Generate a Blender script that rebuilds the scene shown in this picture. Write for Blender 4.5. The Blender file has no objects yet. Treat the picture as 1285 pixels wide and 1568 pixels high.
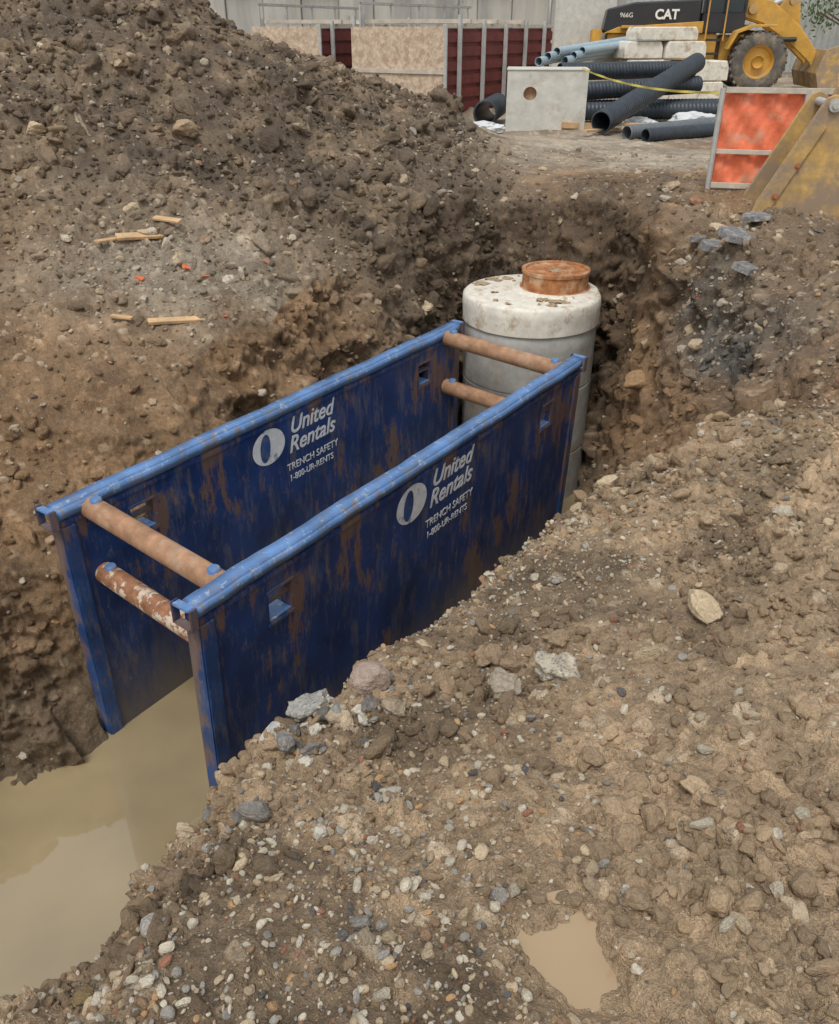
import bpy, bmesh, math, random, time
import numpy as np
from mathutils import Vector, Matrix, Euler
T0=time.time()
random.seed(7); rng=np.random.default_rng(7)
scene=bpy.context.scene
COL=scene.collection
# ---------------------------------------------------------------- noise
def hsh(ix,iy,iz,seed):
    n=(ix.astype(np.uint32)*np.uint32(374761393)+iy.astype(np.uint32)*np.uint32(668265263)+iz.astype(np.uint32)*np.uint32(2246822519)+np.uint32((seed*3266489917)&0xffffffff))
    n=(n^(n>>np.uint32(13)))*np.uint32(1274126177)
    n=(n^(n>>np.uint32(15)))*np.uint32(2654435761)
    n=n^(n>>np.uint32(16))
    return (n&np.uint32(0xffffff)).astype(np.float32)/np.float32(16777216)
def vnoise(p,scale,seed):
    q=p*np.float32(scale)+np.float32(1000.0)
    i=np.floor(q); f=(q-i).astype(np.float32); i=i.astype(np.int64)
    f=f*f*(3-2*f); r=0
    for dx in (0,1):
        wx=f[:,0] if dx else 1-f[:,0]
        for dy in (0,1):
            wy=f[:,1] if dy else 1-f[:,1]
            for dz in (0,1):
                wz=f[:,2] if dz else 1-f[:,2]
                r=r+wx*wy*wz*hsh(i[:,0]+dx,i[:,1]+dy,i[:,2]+dz,seed)
    return r*2-1
ROT=np.array(Euler((.5,.7,.9)).to_matrix(),np.float32)
def fbm(p,scale,octv,seed,gain=.5):
    a=1;s=0
    for k in range(octv):
        s=s+a*vnoise(p,scale*2.03**k,seed+k); a*=gain; p=p@ROT
    return s
def ridged(p,scale,octv,seed,gain=.55):
    a=1;s=0
    for k in range(octv):
        s=s+a*(1-2*np.abs(vnoise(p,scale*2.1**k,seed+k))); a*=gain; p=p@ROT
    return s
def lumps(p,cell,seed,dens=.8,ang=.5):
    q=(p@ROT)/np.float32(cell)+np.float32(500.5)
    b=np.floor(q-.5).astype(np.int64)
    best=np.zeros(len(p),np.float32); idv=np.zeros(len(p),np.float32)
    for dx in (0,1):
        for dy in (0,1):
            for dz in (0,1):
                cx=b[:,0]+dx; cy=b[:,1]+dy; cz=b[:,2]+dz
                j1=hsh(cx,cy,cz,seed); j2=hsh(cx,cy,cz,seed+1); j3=hsh(cx,cy,cz,seed+2); rr=hsh(cx,cy,cz,seed+3)
                ex=q[:,0]-(cx+.2+.6*j1); ey=q[:,1]-(cy+.2+.6*j2); ez=q[:,2]-(cz+.2+.6*j3)
                R=np.where(rr<dens,.22+.42*rr/dens,0)
                de=np.sqrt(ex*ex+ey*ey+ez*ez)
                dc=np.maximum(np.maximum(np.abs(ex+.4*ey*(j3-.5)),np.abs(ey+.4*ez)),np.abs(ez-.5*ex*(j1-.3)))*1.15
                dd=de*(1-ang)+dc*ang
                h=np.minimum(np.maximum(R-dd,0)*2.0,R*.8)
                m=h>best
                best=np.where(m,h,best).astype(np.float32); idv=np.where(m,j2,idv)
    return best*cell, idv
# ---------------------------------------------------------------- terrain base
EX,EY=.575,.818
def LS(l,s,z): return (-2.52+EX*l-EY*s, 5.02+EY*l+EX*s, z)
C=[]
for l in (-9,-7,-5,-3.5,-2,-.8,.4,1.6,2.8,4.0,5.0):
    for s in (-.15,-.8,-1.5): C.append(LS(l,s,-3.72))
for l in (-8,-6,-4,-2.2,-.7):
    C+= [LS(l,.12,-3.33),LS(l,.45,-3.08),LS(l,.72,-2.3),LS(l,1.15,-1.5),LS(l,2.0,-.95),LS(l,3.2,-.5)]
C+= [LS(.25,.12,-2.9),LS(.3,.45,-1.8),LS(.5,.85,-1.35),LS(.5,1.3,-.95),LS(.6,2.2,-.62)]
C+= [LS(1.4,.12,-2.1),LS(1.4,.5,-1.2),LS(1.5,1.0,-.8),LS(1.6,1.8,-.5),LS(1.67,2.98,-.28)]
C+= [LS(2.7,.12,-1.8),LS(2.7,.5,-.75),LS(2.7,1.0,-.45),LS(2.74,1.6,-.25),LS(2.9,2.6,-.02)]
C+= [LS(4.0,.12,-1.9),LS(4.0,.45,-.9),LS(4.0,.8,-.4),LS(4.2,1.5,-.15),LS(4.3,2.4,.15)]
C+= [LS(5.0,.14,-2.3),LS(5.0,.45,-1.1),LS(5.0,.8,-.38),(.43,10.4,-.25),(.2,10.0,-.7),(.45,9.75,-2.2)]
C+= [(.6,9.4,-3.5),(1.27,9.45,-3.6),(1.27,10.15,-3.0),(1.3,10.45,-1.3),(1.34,10.68,-.3),(2.0,9.3,-3.5),(2.12,9.9,-2.2),(2.0,10.25,-.3),(1.98,8.4,-3.2),(1.55,8.0,-3.6),(2.40,9.4,-1.6),(2.55,9.1,-.25),(2.48,8.7,-.45),(2.25,8.9,-2.5),
     (.9,11.1,-.1),(1.6,11.1,-.08),(2.3,10.6,-.05),(0,11.2,.05),(2.8,9.6,-.08),(1.3,11.9,-.02),(2.2,11.8,0),
     (2.9,9.05,-.08),(3.2,8.6,-.05),(3.3,9.3,-.05),(3.8,9.3,-.03),(3.5,10.2,-.03),(4.5,9.8,-.02),(3.0,10.4,-.05),(4.2,10.8,0),(3.4,11.3,0),(4.6,9.0,0),(5.8,10,0),
     (2.40,8.0,-1.4),(2.18,7.5,-1.9),(1.85,7.4,-2.9),(1.45,7.3,-3.4),(2.62,7.6,-.2),(2.58,6.8,-.75),(2.06,6.6,-1.75),(1.5,6.4,-2.8),(2.4,5.3,-.29),(2.2,5.2,-.56),(2.1,5.8,-1.2),(1.5,5.5,-2.0),(2.05,4.8,-.62),(2.62,6.2,-.35),
     (2.9,7.0,.0),(2.85,8.2,-.03),(2.8,5.1,0),(2.9,6.0,.03),(3.6,6.5,.06),(4,8,.02),(5,12,0),(3.5,4.5,.08)]
C+= [(1.65,3.9,-.12),(1.28,3.95,-.38),(1.05,4.2,-.67),(.80,4.05,-.84),(.42,3.6,-.76),(.165,3.05,-.67),(-.19,2.58,-.55),(-.45,2.13,-.47),(-.6,1.7,-.39),(-.84,.97,-.15),LS(-4,-3.6,-.05),LS(-6,-3.6,0),LS(-8,-3.6,0)]
C+= [(-.85,2.35,-1.6),(-.6,2.85,-1.7),(-.22,3.4,-1.8),(.15,3.95,-1.9),(.62,4.65,-2.0),(1.1,4.9,-1.6),(1.6,4.6,-1.0),(-1.05,1.75,-1.5),(-1.35,1.1,-1.3),LS(-4,-2.9,-1.3),LS(-6,-2.9,-1.3),LS(-8,-2.9,-1.3)]
for l in (-8,-6,-4,-2,-.5,1,2.4,3.8): C+= [LS(l,-1.85,-3.4),LS(l,-2.35,-2.5)]
C+= [(0,0,0),(1,1,.0),(2,2,.02),(.5,1.5,-.07),(0,1.5,-.15),(.5,2.5,-.36),(1.2,2.8,-.24),(1.8,3.2,-.06),(2.5,4,.06),(-.3,1.0,-.05),(-.5,.5,0),(-1.3,.0,0),(-2,-1.5,0),(0,-2,0),(3,0,0),(3,3,.08),(.9,3.5,-.46),(.0,2.2,-.34)]
C+= [(-4.3,9.4,.62),(-3,9.2,.35),(-1.6,9.6,.22),(-.6,10.6,.25),(.3,12,.2),(-.03,14,.73),(-1.06,12.5,1.15),(-2,12,1.41),(-2.9,12,1.95),(1.3,15.6,.05),(-5,11.7,2.0),(-5,13.5,3.1),(-7,11,2.9),(-7,8.2,1.1),
     (-9,6,1.0),(-12,10,2.5),(-6,16,2.2),(-2.3,14,1.15),(-3.8,14,2.4),(-2,16,.3),(-4,18,.8),(-8,20,.5),(0,16.8,.1),(-12,18,1),(1.0,13.2,.1),(-1.2,14.6,.7),(-6,5,.0),(-9,2,0)]
C+= [(2,13,0),(4,16,0),(8,20,0),(8,35,0),(0,30,0),(-12,30,0),(15,10,0),(20,30,0),(-25,10,0),(60,60,0),(-60,60,0),(0,150,0),(-150,0,0),(150,0,0),(0,-150,0),(8,0,0),(-12,-8,0),(6,-6,0),(0,60,0),(7,6,.05),(2.0,18,0),(5,25,0)]
C=np.array(C,np.float64)
cc=.08
n=len(C)
D2=((C[:,None,:2]-C[None,:,:2])**2).sum(-1)
A=np.zeros((n+3,n+3)); A[:n,:n]=np.sqrt(D2+cc*cc)
A[:n,n]=1;A[:n,n+1:]=C[:,:2];A[n,:n]=1;A[n+1:,:n]=C[:,:2].T
W=np.linalg.solve(A+np.diag([1e-9]*(n+3)),np.concatenate([C[:,2],[0,0,0]]))
def base_z(x,y):
    x=np.asarray(x,np.float32).ravel(); y=np.asarray(y,np.float32).ravel()
    z=np.full(len(x),W[n],np.float32)+W[n+1].astype(np.float32)*x+W[n+2].astype(np.float32)*y
    for k in range(n):
        z+=np.float32(W[k])*np.sqrt((x-np.float32(C[k,0]))**2+(y-np.float32(C[k,1]))**2+np.float32(cc*cc))
    return z
CX,CY=0.,-1.
th_d=np.linspace(-33,33,760)
side=33+np.cumsum(np.linspace(.12,4.2,67)); side=side[side<178]
th=np.concatenate([-side[::-1],th_d,side,[180]]); th=np.radians(th)
rdns=np.geomspace(1.5,17,1250)
r=np.concatenate([[.002],np.linspace(.2,1.5,30)[:-1],rdns,np.geomspace(17,170,90)[1:]])
NT,NR=len(th),len(r)
sub=slice(None,None,4); rs_=rdns[sub]
THc,Rc=np.meshgrid(th,rs_)
Zc=base_z(CX+Rc*np.sin(THc),CY+Rc*np.cos(THc)).reshape(Rc.shape)
RR=np.tile(r[:,None],(1,NT))
wts=np.sqrt(1+(np.gradient(Zc,axis=0)/np.gradient(Rc,axis=0))**2)
kern_=np.ones(9)/9
for _ in range(2): wts=np.apply_along_axis(lambda c_:np.convolve(np.pad(c_,4,'wrap'),kern_,'valid'),1,wts)
wts=np.minimum(wts,3.5)
cum=np.concatenate([np.zeros((1,NT)),np.cumsum((wts[1:]+wts[:-1])*.5*np.diff(np.log(rs_))[:,None],axis=0)],0)
for j in range(NT):
    t_=np.linspace(0,cum[-1,j],len(rdns)); RR[30:30+len(rdns),j]=np.interp(t_,cum[:,j],rs_)
RR[30+len(rdns)-1,:]=max(RR[30+len(rdns)-1].max(),rs_[-1])
TH=np.tile(th[None,:],(NR,1)); R=RR
X=(CX+R*np.sin(TH)).ravel().astype(np.float32); Y=(CY+R*np.cos(TH)).ravel().astype(np.float32)
Z=base_z(X,Y)
PUD=(.34,1.005)
pz=float(base_z([PUD[0]],[PUD[1]])[0])
def sst(a,b,x):
    t=np.clip((x-a)/(b-a),0,1); return t*t*(3-2*t)
pwarp=fbm(np.stack([X,Y,X*0],-1).astype(np.float32),11,4,77)
dp=np.sqrt(((X-PUD[0]+(Y-PUD[1])*.25)/.085)**2+((Y-PUD[1])/.115)**2)*(1+pwarp*.35)
pw=1-sst(.5,1.8,dp)
Z=Z-pw*.04
Zg=Z.reshape(NR,NT); Xg=X.reshape(NR,NT); Yg=Y.reshape(NR,NT)
def normals(Xg,Yg,Zg,want_area=False):
    P=np.stack([Xg,Yg,Zg],-1)
    du=np.empty_like(P); dv=np.empty_like(P)
    du[:,1:-1]=(P[:,2:]-P[:,:-2])*.5; du[:,0]=P[:,1]-P[:,0]; du[:,-1]=P[:,-1]-P[:,-2]
    dv[1:-1]=(P[2:]-P[:-2])*.5; dv[0]=P[1]-P[0]; dv[-1]=P[-1]-P[-2]
    N=np.cross(du,dv); ar=np.linalg.norm(N,axis=-1,keepdims=True); N=N/np.maximum(ar,1e-9)
    if want_area: return N,ar[...,0]
    return N
N=normals(Xg,Yg,Zg).reshape(-1,3).astype(np.float32)
P=np.stack([X,Y,Z],-1).astype(np.float32)
L_=(X+2.52)*EX+(Y-5.02)*EY; S_=-(X+2.52)*EY+(Y-5.02)*EX
rc=np.sqrt(X**2+Y**2)
big=fbm(P,.7,3,11)
warp=np.stack([fbm(P,6,3,21),fbm(P,6,3,31),fbm(P,6,3,41)],-1).astype(np.float32)*.045
Pw=P+warp
l1,i1=lumps(Pw,.60,51,.45,.6); l2,i2=lumps(Pw,.27,61,.55,.6); l3,i3=lumps(Pw,.12,71,.55,.5); l4,i4=lumps(P+warp*.4,.06,81,.5,.4); l5,i5=lumps(P+warp*.2,.03,91,.5,.3)
mound=sst(8.0,9.6,Y)*(1-sst(.6,1.8,X))+sst(.3,.9,Z); mound=np.clip(mound,0,1)*(Y<40)
steep=1-sst(.45,.85,N[:,2])
road=sst(10.4,11.6,Y)*sst(.3,1.6,X-(Y-11)*.02)
road=np.maximum(road,sst(8.6,9.6,Y)*sst(2.8,3.3,X)*.8)
patch=sst(-.45,.5,fbm(P,1.3,4,101))
fg=(1-sst(3.8,5.2,rc))
clodzone=np.exp(-(((X-.68)/.34)**2+((Y-1.35)/.36)**2))+.8*np.exp(-(((X-.2)/.35)**2+((Y-2.3)/.3)**2))+.7*np.exp(-(((X-1.3)/.3)**2+((Y-2.2)/.5)**2))
amp=.28+.85*np.clip(patch+.7*clodzone,0,1.2)
amp=np.where(fg<.5,np.maximum(amp,.45),amp)
amp=amp*(1-.8*road)
amp*=1-.9*np.clip(pw,0,1)
boxm=np.clip(sst(.05,.5,np.abs(S_))+((L_<-.3)|(L_>5.3)),0,1)
far=1-sst(22,40,rc)
rg=ridged(Pw,3.0,5,131,.6)
d=.07*big+.030*fbm(P,2.6,4,111)+.010*fbm(P,14,4,121,.65)
d=d*(1-.6*road)
d+=(.018+.045*steep*(1-fg)+.014*mound)*rg*(1-.7*road)*(.4+.6*patch)
d+=.06*steep*(1-fg)*ridged(P*np.array([1,1,2.2],np.float32),1.3,3,141)
d+=amp*(l1*.5*(.25+1.1*mound+.8*steep*(1-fg))*(1-.8*fg)+l2*.62*(.40+.8*mound+.4*steep)*(1-.35*fg)+l3*.85+l4*.95+l5*.9*(rc<7))
d-=amp*.038
d*=far*(.35+.65*boxm)*(1-.8*pw)
P=P+N*d[:,None]
Sd=-(P[:,0]+2.52)*EY+(P[:,1]-5.02)*EX; Ld=(P[:,0]+2.52)*EX+(P[:,1]-5.02)*EY
inbox=(Sd<.035)&(Sd>-1.62)&(Ld>-.05)&(Ld<5.0)&(S_<.3)
P[:,2]=np.where(inbox,np.minimum(P[:,2],-3.62),P[:,2])
dm=np.sqrt((P[:,0]-1.27)**2+(P[:,1]-9.47)**2)
# ---------------------------------------------------------------- soil colour
def colr(*c): return np.array(c,np.float32)
tan_=colr(.62,.445,.275); brn=colr(.345,.205,.10); drk=colr(.15,.108,.072); gry=colr(.165,.148,.125); lgr=colr(.46,.375,.275); rd=colr(.52,.43,.32); mud=colr(.22,.16,.10); dgr=colr(.42,.295,.18)
def mix(c,k,w): return c*(1-w[:,None])+k*w[:,None]
col=np.tile(tan_,(len(P),1))
n1=fbm(P,.9,4,201); n2=fbm(P,3.5,4,211)
left_fg=fg*(1-sst(-.2,.9,X-(Y-1)*.35+.25*n1))
col=mix(col,dgr,np.clip(left_fg*.75,0,1))
col=mix(col,dgr*.9,np.clip(sst(.0,.8,n1+.4*n2)*.75*fg,0,1))
away=1-fg
col=mix(col,brn,away*(1-mound)*.9)
col=mix(col,drk,mound*np.clip(.8+.5*n2,0,1))
terr=np.exp(-(((X+2.3)/1.5)**2+((Y-8.1)/.8)**2))*(N[:,2]>.6)
col=mix(col,lgr,np.clip(terr*1.2+.5*terr*n2,0,1))
rs=np.exp(-(((X-2.6)/.42)**2+((Y-6.7)/1.5)**2))*sst(-1.3,-.6,Z+.3*n1)
col=mix(col,gry,np.clip(rs*1.2+.6*n2*rs,0,1))
rbrow=sst(2.5,2.9,X)*(1-road)*sst(3.6,5,Y); col=mix(col,dgr*.8,rbrow*.8)
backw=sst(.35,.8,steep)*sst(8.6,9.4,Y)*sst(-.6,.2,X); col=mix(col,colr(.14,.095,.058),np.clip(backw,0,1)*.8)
bk=sst(9.8,10.4,Y)*(1-road)*sst(-.8,.3,X)*(1-steep); col=mix(col,colr(.22,.165,.11),np.clip(bk,0,1)*.7)
col=mix(col,rd,np.clip(road*sst(11.3,12.6,Y+.6*n1)*(.8+.5*n1),0,1))
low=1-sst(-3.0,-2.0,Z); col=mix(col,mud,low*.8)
lid=(i3-.5)*.24+(i4-.5)*.26+(i2-.5)*.18
col=col*(1+lid+.20*n2+.12*n1)[:,None]
pl=sst(.78,.95,i4)*(l4>.004); col=mix(col,colr(.68,.58,.43),(pl*.45*(1-.5*steep)).astype(np.float32))
damp=sst(.1,.6,fbm(P,2.1,4,331)); col*= (1-.36*damp*(fg*.9+.3))[:,None]
pdm=1-sst(1.0,2.6,dp); col=mix(col,colr(.38,.27,.165),pdm*.8)
wet=1-sst(-3.35,-3.0,P[:,2]); col=mix(col,mud*.75,wet*.7)
col=np.clip(col,.01,.9)
# ---------------------------------------------------------------- mesh
me=bpy.data.meshes.new("ground")
NV=len(P)
idx=np.arange(NV).reshape(NR,NT)
q=np.stack([idx[:-1,:-1],idx[:-1,1:],idx[1:,1:],idx[1:,:-1]],-1)[...,::-1].reshape(-1,4)
me.vertices.add(NV); me.vertices.foreach_set("co",P.ravel())
me.loops.add(q.size); me.loops.foreach_set("vertex_index",q.ravel().astype(np.int32))
me.polygons.add(len(q)); me.polygons.foreach_set("loop_start",(np.arange(len(q))*4).astype(np.int32))
me.polygons.foreach_set("use_smooth",np.ones(len(q),bool))
me.update(calc_edges=True)
at=me.color_attributes.new("col",'FLOAT_COLOR','POINT')
at.data.foreach_set("color",np.concatenate([col,np.ones((NV,1),np.float32)],1).astype(np.float32).ravel())
ground=bpy.data.objects.new("ground",me); COL.objects.link(ground)
Pg=P.reshape(NR,NT,3)
Nn,area=normals(Pg[...,0],Pg[...,1],Pg[...,2],True); Nn=Nn.reshape(-1,3); area=area.ravel()
def gz(x,y):
    a=math.atan2(x-CX,y-CY); rr=math.hypot(x-CX,y-CY)
    j=int(np.argmin(np.abs(th-a))); i=int(np.argmin(np.abs(RR[:,j]-rr)))
    return float(Pg[max(i-1,0):i+2,max(j-1,0):j+2,2].mean())
print("terrain",time.time()-T0,NV)
# ---------------------------------------------------------------- materials
def newmat(name):
    m=bpy.data.materials.new(name); m.use_nodes=True
    nt=m.node_tree; b=nt.nodes["Principled BSDF"]; return m,nt,b
def nd(nt,t,**k):
    x=nt.nodes.new(t)
    for a,v in k.items(): setattr(x,a,v)
    return x
def noise(nt,scale,detail=4,rough=.6,vec=None):
    x=nd(nt,"ShaderNodeTexNoise"); x.inputs["Scale"].default_value=scale; x.inputs["Detail"].default_value=min(detail,4); x.inputs["Roughness"].default_value=rough
    if vec: nt.links.new(vec,x.inputs["Vector"])
    return x
def ramp(nt,src,stops):
    x=nd(nt,"ShaderNodeValToRGB"); nt.links.new(src,x.inputs[0])
    e=x.color_ramp.elements
    while len(e)<len(stops): e.new(.5)
    for k,(p,c) in enumerate(stops):
        e[k].position=p; e[k].color=(c[0],c[1],c[2],1) if not isinstance(c,(int,float)) else (c,c,c,1)
    return x
def mixc(nt,f,a,b,mode='MIX'):
    x=nd(nt,"ShaderNodeMix",data_type='RGBA',blend_type=mode)
    for s,i in ((f,0),(a,6),(b,7)):
        if isinstance(s,(int,float)): x.inputs[i].default_value=s
        elif isinstance(s,tuple): x.inputs[i].default_value=(s[0],s[1],s[2],1)
        else: nt.links.new(s,x.inputs[i])
    return x.outputs[2]
def bump(nt,b,h,strength=.5,dist=.01):
    x=nd(nt,"ShaderNodeBump"); x.inputs["Strength"].default_value=strength; x.inputs["Distance"].default_value=dist
    nt.links.new(h,x.inputs["Height"]); nt.links.new(x.outputs[0],b.inputs["Normal"])
def objvec(nt,scale=(1,1,1)):
    tc=nd(nt,"ShaderNodeTexCoord"); mp=nd(nt,"ShaderNodeMapping"); mp.inputs["Scale"].default_value=scale
    nt.links.new(tc.outputs["Object"],mp.inputs[0]); return mp.outputs[0]
m_soil,nt,b=newmat("soil")
v=objvec(nt)
a=nd(nt,"ShaderNodeAttribute",attribute_name="col")
nz=noise(nt,30,4,.75,v); nz2=noise(nt,190,2,.7,v)
k=ramp(nt,nz.outputs[0],[(.3,.70),(.7,1.25)]); k2=ramp(nt,nz2.outputs[0],[(.3,.72),(.7,1.25)])
c=mixc(nt,1.0,a.outputs[0],k.outputs[0],'MULTIPLY'); c=mixc(nt,1.0,c,k2.outputs[0],'MULTIPLY')
vo=nd(nt,"ShaderNodeTexVoronoi"); vo.inputs["Scale"].default_value=110; nt.links.new(v,vo.inputs["Vector"])
sel=ramp(nt,vo.outputs["Distance"],[(.25,1),(.38,0)])
sc=nd(nt,"ShaderNodeSeparateColor"); nt.links.new(vo.outputs["Color"],sc.inputs[0])
s2=ramp(nt,sc.outputs[0],[(.76,0),(.80,1)])
mm=nd(nt,"ShaderNodeMath",operation='MULTIPLY'); nt.links.new(sel.outputs[0],mm.inputs[0]); nt.links.new(s2.outputs[0],mm.inputs[1])
pc=ramp(nt,sc.outputs[1],[(0,(.15,.14,.13)),(.3,(.46,.39,.29)),(.6,(.60,.53,.43)),(.85,(.44,.27,.15)),(1,(.67,.61,.53))])
m7=nd(nt,"ShaderNodeMath",operation='MULTIPLY'); nt.links.new(mm.outputs[0],m7.inputs[0]); m7.inputs[1].default_value=.6
c=mixc(nt,m7.outputs[0],c,pc.outputs[0])
nt.links.new(c,b.inputs["Base Color"])
rr=ramp(nt,noise(nt,3,2,.6,v).outputs[0],[(.38,.46),(.62,.88)]); nt.links.new(rr.outputs[0],b.inputs["Roughness"])
b.inputs["Specular IOR Level"].default_value=.45
ad=nd(nt,"ShaderNodeMath",operation='MULTIPLY_ADD'); nt.links.new(nz2.outputs[0],ad.inputs[0]); ad.inputs[1].default_value=.35; nt.links.new(nz.outputs[0],ad.inputs[2])
bump(nt,b,ad.outputs[0],1.0,.022)
me.materials.append(m_soil)
def stone_mat(name,bs,rough,dust):
    m,nt,b=newmat(name)
    a=nd(nt,"ShaderNodeAttribute",attribute_name="tint",attribute_type='INSTANCER')
    v=objvec(nt); nz=noise(nt,bs,4,.65,v)
    k=ramp(nt,nz.outputs[0],[(.3,.70),(.7,1.2)])
    c=mixc(nt,1.0,a.outputs[0],k.outputs[0],'MULTIPLY')
    if dust:
        d=ramp(nt,nz.outputs[0],[(.52,0),(.68,.45)])
        c=mixc(nt,d.outputs[0],c,(.42,.30,.185))
    nt.links.new(c,b.inputs["Base Color"]); b.inputs["Roughness"].default_value=rough
    bump(nt,b,nz.outputs[0],.6,.08); return m
m_stone=stone_mat("stone",2.2,.65,True); m_clod=stone_mat("clod",3.5,.85,False)
def simple(name,c,rough=.7,metal=0,var=.25,scale=8,bstr=.2,bd=.005,c2=None,t=(.45,.6)):
    m,nt,b=newmat(name); v=objvec(nt); nz=noise(nt,scale,4,.65,v)
    k=ramp(nt,nz.outputs[0],[(.3,1-var),(.7,1+var)])
    cc_=mixc(nt,1.0,c,k.outputs[0],'MULTIPLY')
    if c2:
        n3=noise(nt,scale*.45,4,.7,v); kk=ramp(nt,n3.outputs[0],[(t[0],0),(t[1],1)])
        cc_=mixc(nt,kk.outputs[0],cc_,c2)
    nt.links.new(cc_,b.inputs["Base Color"]); b.inputs["Roughness"].default_value=rough; b.inputs["Metallic"].default_value=metal
    if bstr: bump(nt,b,nz.outputs[0],bstr,bd)
    return m
def paint_blue(name,basec,wornc,wt,rustamt=.34,dirt=.55,rustc=(.20,.11,.05),mudline=False):
    m,nt,b=newmat(name); v=objvec(nt); vs=objvec(nt,(3.2,3.2,.7))
    n0=noise(nt,2.2,4,.6,v); k=ramp(nt,n0.outputs[0],[(.3,.6),(.7,1.4)])
    c=mixc(nt,1.0,basec,k.outputs[0],'MULTIPLY')
    n4=noise(nt,2.4,4,.78,vs); n3=noise(nt,1.1,3,.6,v); n5=noise(nt,26,4,.7,v)
    mu=nd(nt,"ShaderNodeMath",operation='MULTIPLY'); nt.links.new(n3.outputs[0],mu.inputs[0]); nt.links.new(n4.outputs[0],mu.inputs[1])
    mv=nd(nt,"ShaderNodeMath",operation='MULTIPLY_ADD'); nt.links.new(n5.outputs[0],mv.inputs[0]); mv.inputs[1].default_value=.12; nt.links.new(mu.outputs[0],mv.inputs[2])
    ru=ramp(nt,mv.outputs[0],[(rustamt+.03,0),(rustamt+.08,.75)])
    c=mixc(nt,ru.outputs[0],c,rustc)
    dn=noise(nt,3.1,4,.8,vs); du=ramp(nt,dn.outputs[0],[(.50,0),(.76,dirt)])
    c=mixc(nt,du.outputs[0],c,(.21,.185,.145))
    sn=noise(nt,14,4,.85,v); su=ramp(nt,sn.outputs[0],[(wt,0),(wt+.05,.8)])
    c=mixc(nt,su.outputs[0],c,wornc)
    if mudline:
        tc=nd(nt,"ShaderNodeTexCoord"); sx=nd(nt,"ShaderNodeSeparateXYZ"); nt.links.new(tc.outputs["Object"],sx.inputs[0])
        zz=nd(nt,"ShaderNodeMath",operation='MULTIPLY_ADD'); nt.links.new(n4.outputs[0],zz.inputs[0]); zz.inputs[1].default_value=1.1; nt.links.new(sx.outputs["Z"],zz.inputs[2])
        z2=nd(nt,"ShaderNodeMath",operation='MULTIPLY_ADD'); nt.links.new(zz.outputs[0],z2.inputs[0]); z2.inputs[1].default_value=.4; z2.inputs[2].default_value=1.0
        mr=ramp(nt,z2.outputs[0],[(.40,.75),(.66,0)])
        c=mixc(nt,mr.outputs[0],c,(.17,.14,.10))
    nt.links.new(c,b.inputs["Base Color"])
    rr=ramp(nt,n0.outputs[0],[(.3,.34),(.7,.62)]); nt.links.new(rr.outputs[0],b.inputs["Roughness"])
    bump(nt,b,dn.outputs[0],.35,.008); return m
m_blue=paint_blue("blue_paint",(.010,.040,.155),(.14,.22,.34),.66,.312,.62,mudline=True)
m_rail=paint_blue("worn_blue_paint",(.11,.225,.46),(.38,.46,.54),.58,.355,.9,(.26,.18,.11))
m_post=paint_blue("scuffed_blue_paint",(.020,.07,.22),(.18,.25,.33),.64,.29,.85)
m_white=simple("white_stencil_paint",(.72,.74,.76),.6,0,.15,12,0,c2=(.14,.19,.34),t=(.60,.70))
m_rust=simple("rusty_pipe",(.37,.205,.115),.75,0,.35,7,.4,.004,c2=(.48,.37,.27),t=(.50,.72))
m_rust2=simple("flaking_rusty_pipe",(.30,.14,.07),.8,0,.4,14,.6,.008,c2=(.60,.50,.40),t=(.50,.56))
m_iron=simple("rusty_iron",(.37,.15,.055),.8,0,.45,12,.4,.006,c2=(.54,.37,.23),t=(.5,.7))
m_conc=simple("concrete",(.56,.55,.50),.85,0,.14,5,.25,.004,c2=(.38,.32,.24),t=(.56,.78))
m_conc_d=simple("grey_concrete",(.42,.415,.385),.85,0,.18,6,.3,.004,c2=(.33,.275,.20),t=(.48,.72))
m_conc_w=simple("pale_concrete",(.70,.66,.57),.85,0,.16,9,.35,.006,c2=(.46,.36,.25),t=(.53,.66))
m_asph=simple("asphalt",(.17,.168,.165),.9,0,.35,40,.8,.01,c2=(.32,.30,.27),t=(.5,.6))
m_wood=simple("wood",(.56,.37,.20),.8,0,.25,10,.3,.004)
m_mud=simple("mud_splat",(.38,.28,.17),.9,0,.25,14,.5,.01)
def water_mat(name,c,ior=1.45):
    m,nt,b=newmat(name); v=objvec(nt); nz=noise(nt,.9,4,.5,v)
    k=ramp(nt,nz.outputs[0],[(.35,(c[0]*.85,c[1]*.85,c[2]*.85)),(.65,(c[0]*1.12,c[1]*1.12,c[2]*1.12))])
    nt.links.new(k.outputs[0],b.inputs["Base Color"]); b.inputs["Roughness"].default_value=.03; b.inputs["IOR"].default_value=ior
    bump(nt,b,noise(nt,4,2,.5,v).outputs[0],.08,.01); return m
m_water=water_mat("muddy_water",(.34,.265,.15),1.95); m_pud=water_mat("puddle_water",(.40,.285,.17),1.6)
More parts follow.
